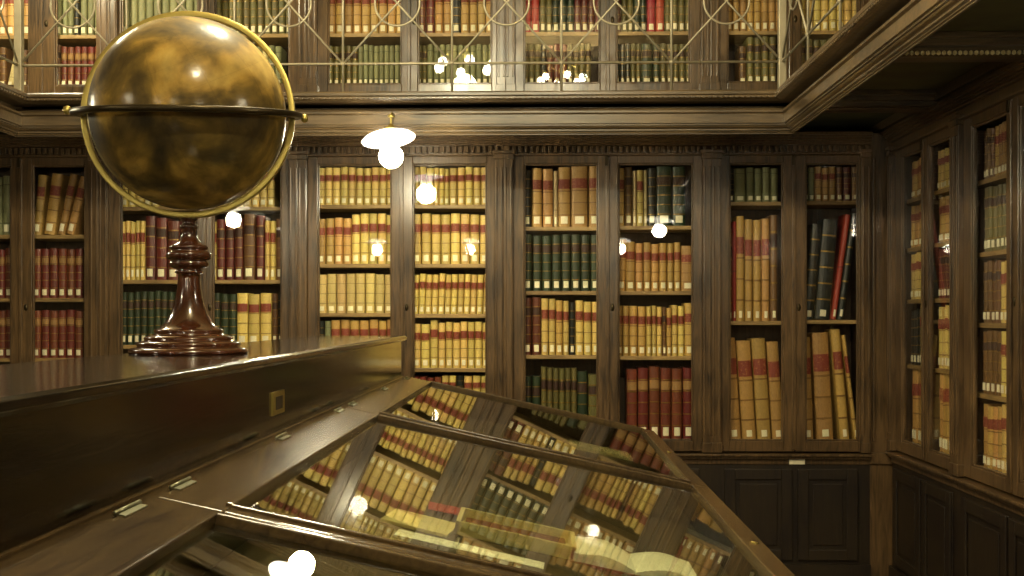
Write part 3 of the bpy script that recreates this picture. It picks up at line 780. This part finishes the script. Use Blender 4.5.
# ---------------------------------------------------------------- globe
YG = 3.6; XG = wx(189, YG); u = YG / F
zb_ = H(HT)
gl = empty('globe', (XG, YG, zb_)); tag(gl, 'large antique globe with brass ring on a turned wooden stand', 'globe')
prof = [(56, 361), (58.5, 359), (58.5, 356), (56, 354), (51, 353.5), (50, 352), (51.5, 350), (50, 348), (45, 347), (43, 346), (44, 344), (42, 342), (36, 341), (33, 339), (34.5, 337), (33, 335), (29, 334), (24, 329), (19, 321), (15.5, 312), (13, 302), (11.5, 292), (11, 283), (10.5, 279), (13, 278), (14.5, 276.5), (13, 275), (12, 274), (17, 272), (19.5, 269.5), (19.5, 267), (17.5, 265), (21, 263.5), (22.5, 260), (21.5, 256.5), (17, 254.5), (19, 253), (19.5, 251), (17, 249), (12, 247), (9, 243), (7, 238), (6.5, 233), (9, 231.5), (9.5, 229.5), (7, 228), (6.5, 225), (9.5, 222), (10, 219), (7, 216.5)]
pp = [(r_ * u, (360 - y_) * u * .985) for r_, y_ in prof]
st_ = MB().lathe(pp, 48).build('stand', WP, gl)
CG = Vector((0, 0, H((HOR - 113) * YG / F) - zb_)); RS = 96 * u
def globe_mat():
    m, n, l, b = base_mat('globe_map')
    tc = n.new('ShaderNodeTexCoord'); nz = n.new('ShaderNodeTexNoise'); nz.inputs['Scale'].default_value = 5.5; nz.inputs['Detail'].default_value = 6; nz.inputs['Distortion'].default_value = .6
    l.new(tc.outputs['Object'], nz.inputs['Vector'])
    cr = n.new('ShaderNodeValToRGB'); e = cr.color_ramp.elements
    e[0].position = .3; e[0].color = hexc('#1f180a'); e[1].position = .75; e[1].color = hexc('#a8904e')
    for p, c in ((.42, '#4a3b18'), (.5, '#64501f'), (.58, '#8f7232')): x = e.new(p); x.color = hexc(c)
    l.new(nz.outputs['Fac'], cr.inputs['Fac'])
    n2 = n.new('ShaderNodeTexNoise'); n2.inputs['Scale'].default_value = 16; n2.inputs['Detail'].default_value = 4; l.new(tc.outputs['Object'], n2.inputs['Vector'])
    mx = n.new('ShaderNodeMix'); mx.data_type = 'RGBA'; mx.blend_type = 'OVERLAY'; mx.inputs['Factor'].default_value = .8
    l.new(cr.outputs['Color'], mx.inputs['A']); l.new(n2.outputs['Fac'], mx.inputs['B'])
    # thin graticule lines
    sx = n.new('ShaderNodeSeparateXYZ'); l.new(tc.outputs['Object'], sx.inputs[0])
    at = n.new('ShaderNodeMath'); at.operation = 'ARCTAN2'; l.new(sx.outputs[1], at.inputs[0]); l.new(sx.outputs[0], at.inputs[1])
    def grid(src, fr):
        a = n.new('ShaderNodeMath'); a.operation = 'MULTIPLY'; a.inputs[1].default_value = fr; l.new(src, a.inputs[0])
        s = n.new('ShaderNodeMath'); s.operation = 'SINE'; l.new(a.outputs[0], s.inputs[0])
        q = n.new('ShaderNodeMath'); q.operation = 'ABSOLUTE'; l.new(s.outputs[0], q.inputs[0])
        g = n.new('ShaderNodeMath'); g.operation = 'LESS_THAN'; g.inputs[1].default_value = .035; l.new(q.outputs[0], g.inputs[0]); return g
    g1 = grid(at.outputs[0], 6); g2 = grid(sx.outputs[2], 40)
    mxx = n.new('ShaderNodeMath'); mxx.operation = 'MAXIMUM'; l.new(g1.outputs[0], mxx.inputs[0]); l.new(g2.outputs[0], mxx.inputs[1])
    mf = n.new('ShaderNodeMath'); mf.operation = 'MULTIPLY'; mf.inputs[1].default_value = .12; l.new(mxx.outputs[0], mf.inputs[0])
    m3 = n.new('ShaderNodeMix'); m3.data_type = 'RGBA'; l.new(mf.outputs[0], m3.inputs['Factor']); l.new(mx.outputs['Result'], m3.inputs['A']); m3.inputs['B'].default_value = hexc('#20180a')
    l.new(m3.outputs['Result'], b.inputs['Base Color'])
    b.inputs['Roughness'].default_value = .7; b.inputs['Specular IOR Level'].default_value = .2; b.inputs['Coat Weight'].default_value = .5; b.inputs['Coat Roughness'].default_value = .2
    bp = n.new('ShaderNodeBump'); bp.inputs['Strength'].default_value = .3; bp.inputs['Distance'].default_value = .004; l.new(n2.outputs['Fac'], bp.inputs['Height']); l.new(bp.outputs['Normal'], b.inputs['Coat Normal'])
    return m
sp = [(RS * math.sin(math.pi * k / 48) + .0003, -RS * math.cos(math.pi * k / 48)) for k in range(49)]
MB().lathe(sp, 96).build('sphere', globe_mat(), gl, loc=CG, rot=(R(18), R(-20), 0))
az = math.atan2(XG, YG)
ring = [(RS + 3.5*u, -.012), (RS + 9.5*u, -.012), (RS + 9.5*u, .012), (RS + 3.5*u, .012)]
mr_ = MB().lathe(ring, 96, closed=True).build('meridian_ring', BRASS, gl, .002, loc=CG, rot=(R(90 - 4), 0, -az + R(-11)))
ring = [(RS + 4*u, -.009), (RS + 16*u, -.009), (RS + 17*u, 0), (RS + 16*u, .009), (RS + 4*u, .009)]
hr = MB().lathe(ring, 96, closed=True).build('horizon_ring', DBRASS, gl, .002, loc=CG)
axis = Vector((math.cos(az), -math.sin(az), 0)); 
hr.rotation_mode = 'QUATERNION'
hr.rotation_quaternion = (Matrix.Rotation(R(7), 3, axis) @ Matrix.Rotation(R(-1.6), 3, Vector((0, 1, 0)))).to_quaternion()
for s_ in (-1, 1):
    m = MB().lathe([(.001, -.014), (.010, -.01), (.012, 0), (.010, .01), (.001, .014)], 14); m.build('ring_finial', BRASS, gl, loc=CG + axis * s_ * (RS + 19*u) + Vector((0, 0, s_ * .004)))
print('books', NB)
